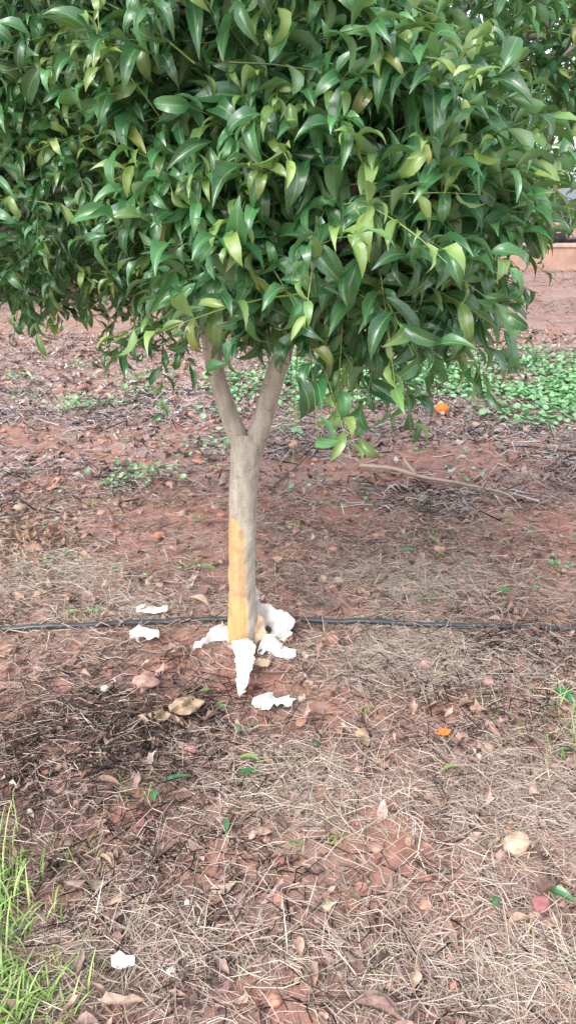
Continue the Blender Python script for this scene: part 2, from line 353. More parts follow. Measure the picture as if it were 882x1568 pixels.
GL=[leaf_t(8,4,.34,.5,.25,.1,0,.2),leaf_t(8,4,.3,.9,.6,.1,1,-.3),leaf_t(8,4,.36,.2,.5,.2,2,.4)]
FL=[(-.141,1.865,.07,1.4,1),(-.146,1.785,.09,1.75,0),(-.338,1.75,.085,1.6,0),(-.355,1.72,.06,.2,0),(-.002,1.54,.06,.8,1),(.472,1.37,.055,-.5,0),(-.16,1.605,.05,.2,0),(-.164,2.02,.06,.3,0),(-.228,2.13,.06,.7,0),(-.24,2.2,.05,-1.2,1),(.578,1.4,.085,1.1,0),(.423,1.8,.05,1.9,1),(-.38,3.1,.085,1.4,1),(.825,2.86,.08,1.8,0),(.854,2.2,.1,.6,0),(.76,1.89,.07,1.7,0),(.5,3.28,.08,1.5,0),(.07,1.95,.05,.2,0),(-.12,2.0,.04,2.,0),(.1,2.8,.06,1.,0),(-.62,1.2,.07,1,0),(1.3,3.4,.09,1,0)]
A=np.array(FL);n=len(A);col=np.where(A[:,4:5]>0,np.array([[.22,.34,.10]]),np.array([[.06,.22,.08]]))
M=rotM(A[:,3]+np.pi,rng.normal(0,.12,n),rng.normal(0,.3,n))*(A[:,2])[:,None,None]
merge('fallen_green_leaves',GL,rng.integers(0,3,n),M,np.stack([A[:,0],A[:,1],gh(A[:,0],A[:,1])+.022],1),col,LEAF)
# ---------------------------------------------------------------- grass / weeds
def blade_t(cu,n=5):
    t=np.linspace(0,1,n+1);th=np.pi/2-.15-cu*t**1.2
    y=np.concatenate([[0],np.cumsum(np.cos(th[1:]))/n]);z=np.concatenate([[0],np.cumsum(np.sin(th[1:]))/n])
    V=[];U=[]
    for i in range(n+1):
        w=.5*(1-t[i]**2*.95)
        for s in (-1,0,1): V.append((s*w,y[i],z[i]));U.append((s,t[i],0))
    V=np.array(V);return V,gridfaces(n+1,3),np.array(U)
BT=[blade_t(c) for c in (.3,.8,1.3,1.8,2.2)]
gx=[];gy=[];gl=[];gw=[];gcol=[]
def grass(cx,cy,rx,ry,n,l0,l1,w=.004,cols=((.28,.42,.12),(.37,.51,.17),(.19,.33,.08))):
    gx.append(rng.normal(cx,rx,n));gy.append(rng.normal(cy,ry,n));gl.append(rng.uniform(l0,l1,n));gw.append(rng.uniform(.6,1.3,n)*w);gcol.append(pick(cols,[1]*len(cols),n))
grass(-.62,1.25,.045,.07,130,.05,.14,.0048);grass(-.55,1.10,.05,.04,140,.05,.12,.0048);grass(-.68,1.42,.04,.06,70,.05,.15,.0042);grass(-.47,1.09,.04,.03,45,.04,.09)
grass(-.63,1.5,.06,.05,22,.04,.09,.003);grass(-.44,1.2,.05,.05,30,.04,.09,.0025);grass(-.4,1.73,.03,.02,14,.03,.07,.003)
grass(-.5,1.5,.05,.03,25,.04,.08,.002);grass(.07,1.86,.03,.03,16,.03,.06,.003);grass(.85,2.1,.06,.12,60,.04,.1,.0025);grass(.83,1.9,.05,.05,40,.04,.09,.0025)
grass(.5,3.3,.3,.2,60,.03,.06,.004);grass(.9,3.3,.25,.15,60,.03,.06,.003);grass(.25,2.1,.03,.03,14,.03,.06,.002);grass(.62,2.1,.05,.1,30,.03,.07,.002)
grass(.1,1.55,.03,.02,12,.02,.06,.003);grass(-.9,3.9,.3,.2,60,.03,.07,.004);grass(-1.1,1.1,.1,.15,250,.06,.18)
for i in range(60): grass(rng.uniform(-2.3,2.3),rng.uniform(1.2,5.5),.04,.04,9,.02,.06,.0035)
x,y,l,w=map(np.concatenate,(gx,gy,gl,gw));c=np.vstack(gcol);n=len(x)
M=rotM(rng.uniform(0,6.28,n))*np.stack([w,l,l],1)[:,None,:]
merge('grass',BT,rng.integers(0,5,n),M,np.stack([x,y,gh(x,y)-.002],1),c,WEED,luv=False)
gx=[];gy=[];gl=[];gw=[];gcol=[]
dry=((.64,.54,.45),(.53,.43,.355),(.70,.60,.52))
for cx,cy,rx,ry,n in ((-1.15,3.1,.25,.12,400),(.5,2.95,.3,.15,350),(.45,2.4,.3,.15,420),(.6,1.65,.25,.2,350),(.45,1.2,.3,.12,350),(0.,1.7,.25,.15,200),(-.75,2.8,.3,.15,200),(.9,2.2,.2,.2,250),(-.3,1.3,.25,.12,200)): grass(cx,cy,rx,ry,n,.05,.14,.0024,dry)
x,y,l,w=map(np.concatenate,(gx,gy,gl,gw));c=np.vstack(gcol);n=len(x)
k=np.hypot(x-TX,y-TY)>.14;x,y,l,w,c=x[k],y[k],l[k],w[k],c[k];n=len(x)
M=rotM(rng.uniform(0,6.28,n),-rng.uniform(.5,1.2,n))*np.stack([w,l,l],1)[:,None,:]
merge('dry_grass',BT,rng.integers(0,5,n),M,np.stack([x,y,gh(x,y)+.003],1),c,STRAW,luv=False)
def disc_t(cup):
    V=[];U=[];n=8
    for i,q in enumerate((0.02,.55,1.)):
        for k in range(n):
            a=k*2*math.pi/n;V.append((q*.5*math.cos(a)*(1-.12*(k==2)),q*.5*math.sin(a)+.5,cup*q*q+.06*math.sin(3*a)*q));U.append((0,q,0))
    return np.array(V),gridfaces(3,n,True)[:, ::-1],np.array(U)
CT=[disc_t(.12),disc_t(-.1),disc_t(.25)]
px=[];py=[];ps=[]
def weeds(cx,cy,rx,ry,n,s):
    px.append(rng.normal(cx,rx,n));py.append(rng.normal(cy,ry,n));ps.append(rng.uniform(.6,1.3,n)*s)
for i in range(210):
    a=rng.uniform(.2,4.3);b_=rng.normal(6.9,.6)+.25*math.sin(a*2); weeds(a,b_,.15,.13,rng.integers(20,75),.045)
for i in range(34): weeds(rng.uniform(-.55,1.),rng.normal(6.6,.5),.1,.1,30,.04)
for i in range(50): weeds(rng.uniform(-1.6,1.6),rng.uniform(2.6,5.2),.025,.025,7,.018)
for cx,cy,k in ((-1.65,6.1,60),(-1.55,5.9,40),(-1.2,6.4,60),(-1.35,6.9,50),(-.5,6.2,40),(-.45,5.,60),(-.85,4.35,45),(-.95,4.25,25),(-.7,4.5,20),(-2.1,6.3,30),(-1.25,7.1,40),(-1.9,7.4,40),(-.1,6.3,50),(.0,7.,60),(-1.35,5.95,50),(1.0,4.35,14),(.05,4.,12),(-2.4,7.,50),(1.9,5.3,20),(2.1,6.,40)): weeds(cx,cy,.10,.10,k,.030)
x,y,s=map(np.concatenate,(px,py,ps));n=len(x)
M=rotM(rng.uniform(0,6.28,n),rng.normal(.1,.35,n),rng.normal(0,.3,n))*s[:,None,None]
merge('clover_weeds',CT,rng.integers(0,3,n),M,np.stack([x,y,gh(x,y)+rng.uniform(.01,.06,n)*np.minimum(s/.035,1)],1),pick([(.20,.40,.18),(.27,.47,.24),(.13,.29,.12)],[3,2,2],n),WEED,luv=False)
# ---------------------------------------------------------------- citrus trees
def mkleaves(lo=False):
    if lo: return [leaf_t(3,2,w,cu,.4,0,0,tw) for w,cu,tw in ((.36,.9,.2),(.34,1.4,-.3),(.38,.5,.1))]
    L=[]
    r=np.random.default_rng(3)
    for i in range(16): L.append(leaf_t(7,4,r.uniform(.23,.35),r.uniform(.8,2.8),r.uniform(.25,.95),r.uniform(0,.45),r.uniform(0,6),r.uniform(-.9,.9),r.uniform(.75,.95)))
    return L
HI=mkleaves();LO=mkleaves(True)
def nrm(v): return v/(np.linalg.norm(v,axis=-1,keepdims=True)+1e-9)
def foliage(name,lumps,temps,parent,dens,lsz,stemmat,seed,shootL=.2,extra=None,nleaf=9,young=.15,stems=True,clear=None):
    r=np.random.default_rng(seed);P=[];D=[];S=[];K=[]
    L=np.array([l[:6] for l in lumps],float)
    for li,l in enumerate(lumps):
        c=np.array(l[:3]);rad=np.array(l[3:6]);dm=l[6] if len(l)>6 else 1;ls=l[7] if len(l)>7 else 1
        area=4*np.pi*((rad[0]*rad[1]*rad[2])**(2/3));n=int(area*dens*dm)
        d=nrm(r.normal(size=(n,3)));f=1-np.abs(r.normal(0,.22,n));f=np.clip(f,.15,1)
        wob=.72+.60*fbm(d[:,0]*3+seed,d[:,1]*3+d[:,2]*4.3,seed,2)
        p=c+d*rad*(f*wob)[:,None]
        keep=np.ones(n,bool)
        for lj in range(len(L)):
            if lj!=li:
                q=np.linalg.norm((p-L[lj,:3])/L[lj,3:6],axis=1);keep&=~((q<.62)&(r.random(n)<.8))
        on=nrm(d/rad);dd=nrm(on*.8+np.array([0,0,.55])*r.random((n,1))+r.normal(size=(n,3))*.5)
        low=on[:,2]<-.2;dd[low]=nrm(dd[low]*np.array([1,1,.6])+np.array([0,0,.0]))
        P.append(p[keep]);D.append(dd[keep]);S.append(np.full(keep.sum(),ls));K.append(f[keep])
    if extra is not None:
        for e in extra:
            P.append(np.array([e[:3]]));D.append(nrm(np.array([e[3:6]],float)));S.append([e[6]]);K.append([1.])
    P=np.vstack(P);D=np.vstack(D);S=np.concatenate(S);K=np.concatenate(K)
    if clear is not None:
        k=clear(P+D*.08);P,D,S,K=P[k],D[k],S[k],K[k]
    ns=len(P)
    nl=nleaf;SL=shootL*r.uniform(.6,1.3,ns)*S
    yng=(r.random(ns)<young)&(K>.8)
    tt=(np.arange(nl)[None]+r.uniform(-.3,.3,(ns,nl)))/nl
    az=np.arange(nl)[None]*2.4+r.uniform(0,6.28,(ns,1))+r.normal(0,.3,(ns,nl))
    ref=np.where(np.abs(D[:,2:3])<.9,np.array([[0,0,1.]]),np.array([[1.,0,0]]))
    e1=nrm(np.cross(D,ref));e2=np.cross(D,e1)
    sag=np.stack([0*SL,0*SL,-SL*.2],1)
    pos=P[:,None,:]+D[:,None,:]*(tt*SL[:,None])[...,None]+sag[:,None,:]*(tt**2)[...,None]
    rad=np.cos(az)[...,None]*e1[:,None]+np.sin(az)[...,None]*e2[:,None]
    al=(1.15-.65*tt)+r.normal(0,.15,(ns,nl))
    dr=D[:,None]*np.cos(al)[...,None]+rad*np.sin(al)[...,None]
    dr[...,2]-=r.uniform(-.2,.6,(ns,nl));dr=nrm(dr)
    up=np.array([0,0,1.])+rad*.1+r.normal(0,.6,(ns,nl,3))+.25*D[:,None]
    nn=nrm(up-dr*(up*dr).sum(-1,keepdims=True));sd=np.cross(dr,nn)
    sz=lsz*S[:,None]*r.uniform(.55,1.3,(ns,nl))*(1-.45*tt**3)
    sz=np.where(yng[:,None],sz*.8,sz)
    M=np.stack([sd,dr,nn],-1)*sz[...,None,None]
    base=np.array([.034,.118,.047]);b2=np.array([.074,.212,.078]);yg=np.array([.33,.47,.13]);ol=np.array([.24,.28,.07])
    q=r.random((ns,nl,1));C=base*(1-q)+b2*q
    sh=r.uniform(.65,1.35,(ns,1,1));C=C*sh*r.uniform(.8,1.2,(ns,nl,1))
    ym=(yng[:,None]&(tt>.4))[...,None]*r.uniform(.3,1,(ns,nl,1));C=C*(1-ym)+yg*ym
    om=(r.random((ns,nl,1))<.015);C=np.where(om,ol*r.uniform(.7,1.3,(ns,nl,1)),C)
    tips=(r.random((ns,nl,1))<.11);C=np.where(tips,C*.5+yg*.38,C)
    N=ns*nl;M=M.reshape(N,3,3);T=pos.reshape(N,3);C=C.reshape(N,3)
    keep=r.random(N)<.93
    if clear is not None: keep&=clear(T+M[:,:,1]*.9)&clear(T)
    M,T,C=M[keep],T[keep],C[keep]
    merge(name,temps,r.integers(0,len(temps),len(T)),M,T,C,LEAF if stems else LEAFFAR,parent,luv=stems)
    if stems:
        a=np.linspace(0,1,5);V=[]
        for q in a:
            cpt=P+D*(q*SL)[:,None]+sag*q*q-D*.04*(1-q)
            rr=.0022*(1-.6*q)
            for k in range(3):
                an=k*2.094;V.append(cpt+rr*(math.cos(an)*e1+math.sin(an)*e2))
        V=np.stack(V,1);f=gridfaces(5,3,True)[:, ::-1]
        F=f[None]+(np.arange(ns)*15)[:,None,None]
        col=np.where(yng[:,None],np.array([[.30,.40,.12]]),np.array([[.14,.21,.08]]))
        quadmesh('shoots',V.reshape(-1,3),F.reshape(-1,4),stemmat,np.repeat(col,15,0),None,True,parent)
    return P
tree=empty('orange_tree')
tp=[(-.168,2.5,-.05),(-.166,2.5,.03),(-.162,2.5,.18),(-.158,2.5,.35),(-.152,2.5,.5),(-.143,2.5,.65),(-.134,2.5,.74),(-.128,2.5,.79)]
tr=[.066,.055,.049,.0475,.0465,.047,.049,.040]
v,f,u=tube(tp,tr,72,240,.09,3)
cx=np.interp(v[:,2],[p[2] for p in tp],[p[0] for p in tp])
az=np.arctan2(v[:,1]-2.5,v[:,0]-cx)
azd=np.degrees(az);azd=np.where(azd>90,azd-360,azd)
z=v[:,2];nz=(fbm(azd*.06+50,z*22,90,4)-.5)
right=np.interp(z,[0,.12,.25,.38,.46,.50,.53],[-50,-62,-66,-74,-86,-100,-190])+nz*34
left=np.interp(z,[0,.2,.4,.5],[-215,-205,-195,-170])+nz*20
top=.520+nz*.12
msk=sst(-4,4,right-azd)*sst(-4,4,azd-left)*sst(-.006,.006,top-z)
rv=np.stack([v[:,0]-cx,v[:,1]-2.5],1);rv/=np.linalg.norm(rv,axis=1)[:,None]
v[:,:2]-=rv*(msk*.0035)[:,None]
edge=np.exp(-((msk-.5)/.3)**2)*(msk>.02)*(msk<.98);v[:,:2]+=rv*(edge*.0012)[:,None]
quadmesh('trunk',v,f,BARK,np.repeat(msk[:,None],3,1),u,True,tree)
br=[]
LF=[(-.134,2.5,.66),(-.150,2.5,.74),(-.180,2.5,.83),(-.208,2.5,.92),(-.228,2.5,1.0),(-.245,2.52,1.1),(-.33,2.58,1.4),(-.42,2.65,1.75)]
br.append(tube(LF,[.03,.035,.031,.028,.027,.026,.022,.014],18,60,.12,5))
RF=[(-.128,2.5,.66),(-.112,2.5,.74),(-.082,2.49,.83),(-.060,2.48,.91),(-.040,2.47,.98),(-.01,2.47,1.08),(.06,2.5,1.4),(.12,2.55,1.75)]
br.append(tube(RF,[.03,.035,.033,.031,.030,.028,.022,.014],18,60,.12,6))
lumps=[(-.38,2.65,2.02,.76,.75,.82,1,.8),(-1.1,2.85,1.98,.65,.6,.60,1.2,.7),(.13,1.98,1.47,.33,.34,.31,1.3,1.3),(.24,2.3,1.52,.28,.36,.31,1.3,1.1),(.84,2.65,1.93,.30,.30,.22,1.1,.95),(-.62,2.3,1.58,.48,.40,.33,1.25,.8),(-.5,2.2,2.05,.55,.45,.45,1.1,.8),(.1,2.5,1.40,.29,.31,.16,1,1.05),(-.26,2.35,1.45,.3,.28,.18,1.3,.9),(-.10,2.0,1.85,.32,.33,.42,1.1,1.15),(.42,2.5,1.92,.36,.33,.22,.45,1.)]
rb=np.random.default_rng(11)
hubs=[np.array(p) for p in ((-.245,2.52,1.12),(-.33,2.58,1.4),(-.01,2.47,1.1),(.06,2.5,1.4),(-.42,2.65,1.75),(.12,2.55,1.75))]
for l in lumps:
    c=np.array(l[:3]);rr=np.array(l[3:6])
    for k in range(7):
        d=rb.normal(size=3);d/=np.linalg.norm(d);e=c+d*rr*.85
        h=min(hubs,key=lambda q:np.linalg.norm(q-c)+rb.uniform(0,.3));m=(h+c)/2+rb.normal(0,.06,3);m2=c*.5+e*.5+rb.normal(0,.05,3)
        m=np.maximum(m,[-9,-9,1.2])
        br.append(tube([h,m,m2,e],[.013,.010,.007,.003],6,14,.05,k))
v,f,u=join(br);quadmesh('branches',v,f,BARK,np.zeros((len(v),3)),u,True,tree)
extra=[(-.33,2.14,1.14,.0,-.3,-.4,.9),(-.36,2.14,1.16,-.5,-.2,-.1,.9),(-.33,2.15,1.15,.2,-.2,-.1,.9),(-.34,2.12,1.19,-.2,-.5,-.1,1.),(-.33,2.2,1.21,.0,-.2,.2,1.),(-.34,2.18,1.25,-.1,-.2,-.1,1.),
 (.30,1.90,1.25,.2,-.1,-.4,1.2),(.22,1.88,1.26,-.1,-.2,-.4,1.2),(.34,1.95,1.26,.3,-.1,-.4,1.2),(.16,1.95,1.26,0,-.3,-.4,1.2),(.28,1.85,1.27,0,-.5,-.3,1.3),(.25,2.0,1.22,.1,-.2,-.4,1.2),
 (.50,2.2,1.38,.3,-.1,-.4,1.),(.44,2.2,1.34,.2,-.2,-.4,1.),(.50,2.25,1.46,.3,0,-.1,1.),(-.72,2.05,1.36,-.4,-.2,-.4,.9),(-.8,2.1,1.36,-.7,-.1,-.3,.9),(-.95,2.2,1.4,-.6,-.2,-.4,.9),(-.6,2.1,1.32,-.1,-.2,-.4,.9),(-.86,2.2,1.34,-.3,-.2,-.5,.9),
 (.14,2.1,1.28,0,-.3,-.5,1.1),(.45,2.1,1.3,.1,-.2,-.5,1.1)]
# pruned gap around the fork: no leaves low down in front of the two limbs
def prune(p): return ~((p[:,0]>-.235)&(p[:,0]<.05)&(p[:,2]<1.12)&(p[:,1]<2.75))
foliage('crown_foliage',lumps,HI,tree,215,.093,TWIG,5,.19,extra,9,.27,clear=prune)
def bgtree(x,y,lumps,seed,lo=LO,lsz=.13,dens=34,tr=.09,fork=1.1,name='orange_tree'):
    e=empty(name);g=float(gh(x,y));r=np.random.default_rng(seed);parts=[]
    parts.append(tube([(x,y,g-.05),(x+.02,y,g+.3),(x-.01,y,g+fork*.7),(x,y,g+fork)],[tr*1.3,tr,tr*.9,tr*.8],14,20,.1,seed))
    L=[(x+a,y+b,c,*q) for a,b,c,*q in lumps]
    for l in L:
        c=np.array(l[:3]);h=np.array([x,y,g+fork-.05])
        for k in range(6):
            d=r.normal(size=3);d/=np.linalg.norm(d);en=c+d*np.array(l[3:6])*.9
            parts.append(tube([h,(h*.5+c*.5)+r.normal(0,.1,3),c*.5+en*.5,en],[tr*.55,tr*.4,tr*.2,.006],7,14,.05,k))
    v,f,u=join(parts);quadmesh('trunk_and_limbs',v,f,BARK,np.zeros((len(v),3)),u,True,e)
    foliage('crown',L,lo,e,dens,lsz,TWIG,seed,.3,None,9,.12,False)
std=[(0,0,2.3,1.6,1.5,1.7),(-.8,-.3,1.7,1.0,.9,1.0),(.8,-.2,1.8,1.0,.9,1.1),(.2,0,3.4,1.2,1.1,1.0)]
def jit(seed):
    r=np.random.default_rng(seed);return [tuple(np.array(l)+r.uniform(-.15,.15,6)*np.array([1,1,.6,1,1,.7])) for l in std]
for i,(x,y) in enumerate(((-10.2,13.6),(-7.4,13.2),(-4.6,13.),(-2.2,13.3),(.0,13.8),(-6.,17),(-1.,17.2))): bgtree(x,y,jit(i),100+i,fork=.95)
bgtree(3.75,8.3,[(-.2,0,3.5,1.3,1.1,.8,.45),(-1.2,-.2,3.5,.7,.7,.5,.4),(.6,.3,3.4,1.1,1.1,1.,.5),(-.8,.2,2.85,.6,.5,.4,.5),(-.4,.1,2.5,.5,.5,.4,.5)],140,dens=46,tr=.10,fork=1.8,lsz=.11)
r=np.random.default_rng(9);L=[]
for i in range(34): L.append((-28+i*2.3+r.uniform(-.5,.5),30+r.uniform(-2,3),1.6+r.uniform(-.2,.3),1.7,1.5,1.4+r.uniform(-.2,.4)))
dt=empty('distant_orchard_trees');foliage('foliage_mass',L,LO,dt,9,.26,TWIG,77,.5,None,9,.1,False)
parts=[tube([(l[0],l[1],.4),(l[0],l[1],1.6)],[.12,.09],8,6) for l in L];v,f,u=join(parts);quadmesh('trunks',v,f,BARK,np.zeros((len(v),3)),u,True,dt)
# ---------------------------------------------------------------- drip irrigation hose
HOSE=mat_plain('black_polyethylene',(.05,.055,.062),.38,.3,30,.1,0,.7)
hp=[(-6,2.5),(-3.5,2.62),(-2,2.55),(-1.07,2.585),(-.8,2.60),(-.58,2.635),(-.4,2.66),(-.17,2.665),(.15,2.655),(.4,2.635),(.65,2.62),(1.07,2.60),(1.8,2.62),(3.2,2.55),(6,2.6)]
hz=[];hp2=smoothpath([(a,b,0) for a,b in hp],90)
for a,b,_ in hp2: hz.append((a,b,float(gh(a,b))*.5+.018+.003*math.sin(a*5)))
v,f,u=tube(hz,[.0105]*len(hz),12,400);quadmesh('irrigation_hose',v,f,HOSE,None,u)
def stick(P,r0,r1,col,name='fallen_branch'):
    P=[(a,b,float(gh(a,b))+h) for a,b,h in P];v,f,u=tube(P,np.linspace(r0,r1,len(P)),8,30,.15,4)
    return v,f,u
S=join([stick([(.42,4.45,.03),(.6,4.36,.05),(.75,4.26,.04),(.95,4.18,.03),(1.05,4.1,.01)],.012,.006,0),stick([(.72,4.27,.04),(.68,4.5,.06),(.74,4.6,.03)],.01,.005,0),stick([(.95,4.18,.03),(1.15,4.0,.03),(1.2,3.85,.01)],.006,.004,0)])
quadmesh('fallen_branch',S[0],S[1],STRAW,np.tile([[.46,.36,.28]],(len(S[0]),1)))
S=join([stick([(1.5,4.9,.02),(1.75,4.75,.03),(2.0,4.75,.01)],.012,.006,0)]);quadmesh('fallen_branch',S[0],S[1],STRAW,np.tile([[.25,.18,.15]],(len(S[0]),1)))
S=join([stick([(-.72,4.3,.02),(-.6,4.15,.04),(-.5,4.1,.02)],.008,.004,0),stick([(-.1,4.1,.02),(.1,4.6,.03),(.15,4.9,.01)],.006,.004,0)]);quadmesh('fallen_branch',S[0],S[1],STRAW,np.tile([[.16,.12,.11]],(len(S[0]),1)))
# ---------------------------------------------------------------- torn white trunk wrap
PAPER=mat_plain('white_paper',(.76,.75,.72),.75,.09,25,.45);CARD=mat_plain('brown_paper_inside',(.54,.39,.27),.8,.15,25,.35)
def sheet(name,outline,fn,parent,mat=PAPER,step=.006,amp=.006,seed=0,jag=.005):
    r=np.random.default_rng(seed);O=[];n=len(outline)
    for i in range(n):
        a=np.array(outline[i],float);b=np.array(outline[(i+1)%n],float);m=max(2,int(np.linalg.norm(b-a)/.01))
        for k in range(m): O.append(a+(b-a)*k/m+(r.normal(0,jag*.5,2) if k else 0))
    O=np.array(O);lo=O.min(0);hi=O.max(0)
    g=[(x,y) for x in np.arange(lo[0],hi[0],step) for y in np.arange(lo[1],hi[1],step)]
    def ins(p):
        c=False
        for i in range(len(O)):
            a=O[i];b=O[i-1]
            if (a[1]>p[1])!=(b[1]>p[1]) and p[0]<(b[0]-a[0])*(p[1]-a[1])/(b[1]-a[1])+a[0]: c=not c
        return c
    pts=[Vector(o) for o in O]+[Vector(q) for q in g if ins(q)]
    res=geometry.delaunay_2d_cdt(pts,[],[list(range(len(O)))],1,1e-5)
    V=[]
    for q in res[0]:
        X3=np.array(fn(q[0],q[1]),float)
        w=(abs(((q[0]*23+q[1]*17+seed)%2)-1)-.5)*amp+(abs(((q[0]*-31+q[1]*29+seed*1.7)%2)-1)-.5)*amp+float(fbm(q[0]*30+seed,q[1]*30,seed)-.5)*amp*1.5
        X3+=np.array([w*.5,-w,w*.8]);V.append(X3)
    m=bpy.data.meshes.new(name);m.from_pydata([tuple(p) for p in V],[],[list(t) for t in res[2]]);m.materials.append(mat)
    o=link(bpy.data.objects.new(name,m),parent)
    s=o.modifiers.new('t','SOLIDIFY');s.thickness=.0012
    return o
wrap=empty('torn_paper_trunk_wrap')
sheet('flap_tall',[(0,0),(.05,-.012),(.10,.0),(.135,.045),(.132,.085),(.10,.105),(.06,.125),(.022,.125),(.012,.165),(.004,.215),(-.004,.15),(-.008,.06)],lambda s,t:(-.125+s*1.1,2.535+.25*t-.8*s*s*3,.012+t*1.0),wrap,amp=.020,seed=1,step=.005,jag=.009)
sheet('flap_low',[(0,0),(.06,-.01),(.12,.0),(.135,.03),(.09,.05),(.03,.06)],lambda s,t:(-.11+s,2.41+t*.9,.02+t*.5+.02*math.sin(s*40)),wrap,amp=.020,seed=2,step=.005,jag=.009)
sheet('flap_inside',[(0,0),(.04,-.02),(.06,.02),(.05,.08),(.02,.13),(.0,.08)],lambda s,t:(-.13+s,2.475+.2*t,.02+t),wrap,mat=CARD,amp=.01,seed=5,step=.005)
def collar(s,t):
    a=-math.pi/2+s/.062;r=.064+t*.35
    return (TX+r*math.cos(a),TY+r*math.sin(a)*1.,.028+t*.6)
sheet('collar',[(-.085,-.01),(-.04,-.02),(0,-.01),(.04,-.02),(.08,-.01),(.085,.02),(.05,.012),(.03,.022),(.0,.012),(-.03,.02),(-.06,.014),(-.08,.035)],collar,wrap,amp=.009,seed=3,step=.004)
sheet('collar_inner',[(-.08,-.005),(0,-.01),(.07,-.01),(.07,.012),(.02,.006),(-.03,.012),(-.075,.02)],lambda s,t:collar(s,t+.012),wrap,mat=CARD,amp=.006,seed=8,step=.004)
sheet('flap_left',[(0,0),(-.05,.012),(-.10,-.012),(-.135,-.02),(-.12,.012),(-.08,.035),(-.045,.06),(-.03,.075),(-.005,.05)],lambda s,t:(-.205+s,2.47+t*.5-.1*abs(s),.03+t*.9),wrap,amp=.016,seed=4,step=.005,jag=.008)
sheet('tongue',[(-.034,.0),(.036,.005),(.038,-.08),(.034,-.15),(.028,-.24),(.014,-.315),(.002,-.335),(-.008,-.26),(-.014,-.17),(-.022,-.08),(-.034,-.03)],lambda s,t:(TX+.012+s*1.1,2.43+t*.98*.94,.066+t*.06+.010*math.sin(t*20)+.35*abs(s)*(-.4)),wrap,amp=.010,seed=6,step=.005)
sheet('scrap',[(0,0),(.03,-.01),(.07,.005),(.10,.0),(.115,.02),(.09,.03),(.05,.03),(.06,.045),(.02,.035),(-.005,.02)],lambda s,t:(-.10+s*1.1,2.10+t*1.5,.028+t*.2),wrap,amp=.02,seed=7,step=.005,jag=.013)
sheet('scrap_brown',[(0,0),(.05,-.005),(.06,.02),(.02,.03)],lambda s,t:(-.12+s,2.34+t*1.1,.02+t*.3),wrap,mat=CARD,amp=.01,seed=9,step=.005)
for k,(a,b,w_,h_,sd_) in enumerate(((-.575,2.70,.115,.035,11),(-.565,2.50,.105,.055,12),(-.36,1.19,.045,.025,13),(-.02,2.39,.05,.04,14))):
    sheet('paper_scrap',[(0,0),(w_*.5,-h_*.2),(w_,h_*.1),(w_*.95,h_*.8),(w_*.5,h_*.9),(w_*.2,h_*1.2),(-.005,h_*.7)],lambda s,t,a=a,b=b:(a+s,b+t*1.1,.024+float(gh(a,b))+t*.25),None,amp=.012 if w_>.06 else .006,seed=sd_,step=.005,jag=.007 if w_>.06 else .002)
FUN=mat_plain('crumpled_brown',(.42,.31,.21),.85,.3,30,.5)
sheet('crumpled_dry_leaf',[(0,0),(.04,-.016),(.08,0),(.085,.04),(.055,.06),(.02,.055),(-.01,.025)],lambda s,t:(-.35+s,2.04+t,.05+t*.2),None,mat=FUN,amp=.03,seed=21,step=.005)
sheet('crumpled_dry_leaf',[(0,0),(.03,-.01),(.045,.015),(.02,.035),(-.01,.02)],lambda s,t:(-.40+s,2.02+t,.04+t*.2),None,mat=FUN,amp=.025,seed=22,step=.005)
OR=mat_plain('orange_peel',(.82,.19,.025),.45,.12,200,.3)
v,f,u=rock_t(90,10,.1);v=nrm(v)*np.array([.05,.047,.042])+np.array([1.12,5.72,float(gh(1.12,5.72))+.04]);o=quadmesh('fallen_orange',v,f,OR)
sheet('orange_peel',[(0,0),(.02,-.006),(.034,.003),(.03,.016),(.012,.018)],lambda s,t:(.44+s,1.97+t,.02+t*.3),None,mat=OR,amp=.012,seed=31,step=.004)
# ---------------------------------------------------------------- terrace wall + parked car
WALL=mat_plain('earth_coloured_render',(.42,.27,.21),.9,.22,3,.4);COP=mat_plain('wall_coping',(.50,.38,.32),.9,.15,6,.4)
import bmesh
def box(name,x0,x1,y0,y1,z0,z1,mat,parent,bev=.01):
    bm=bmesh.new();bmesh.ops.create_cube(bm,size=1)
    for q in bm.verts: q.co=Vector(((x0+x1)/2+q.co.x*(x1-x0),(y0+y1)/2+q.co.y*(y1-y0),(z0+z1)/2+q.co.z*(z1-z0)))
    if bev: bmesh.ops.bevel(bm,geom=bm.edges[:],offset=bev,segments=2,affect='EDGES')
    m=bpy.data.meshes.new(name);bm.to_mesh(m);bm.free();m.materials.append(mat);return link(bpy.data.objects.new(name,m),parent)
wl=empty('terrace_wall')
for i in range(16): box('panel_%d'%i,-20+i*3,-17.012+i*3,17.9,18.12,-.2,.47,WALL,wl)
box('coping',-20.05,28.05,17.86,18.4,.472,.54,COP,wl,.015)
PAINT=mat_plain('car_paint_dark',(.05,.055,.07),.25,.1,5,0,.3,.5);GLASS=mat_plain('car_glass',(.03,.035,.04),.08,.1,5,0);TYRE=mat_plain('tyre_rubber',(.03,.028,.028),.85,.3,30,.3);RIM=mat_plain('dusty_rim',(.36,.22,.18),.5,.2,20,.1,.3)
car=empty('parked_car')
cz=.53;cx0=5.15;yf=18.95;wd=1.7
prof=[(0,.35),(.02,.62),(.12,.74),(.95,.86),(1.15,.9),(1.75,1.36),(2.1,1.44),(3.1,1.43),(3.75,1.02),(4.2,.95),(4.28,.6),(4.25,.32)]
arch=[]
for c in (3.45,.85):
    for k in range(9):
        a=k*math.pi/8;arch.append((c+.40*math.cos(a),.33+.40*math.sin(a)))
pl=prof+arch
bm=bmesh.new();A=[bm.verts.new((cx0+p[0],yf,cz+p[1])) for p in pl];fa=bm.faces.new(A)
ex=bmesh.ops.extrude_face_region(bm,geom=[fa]);
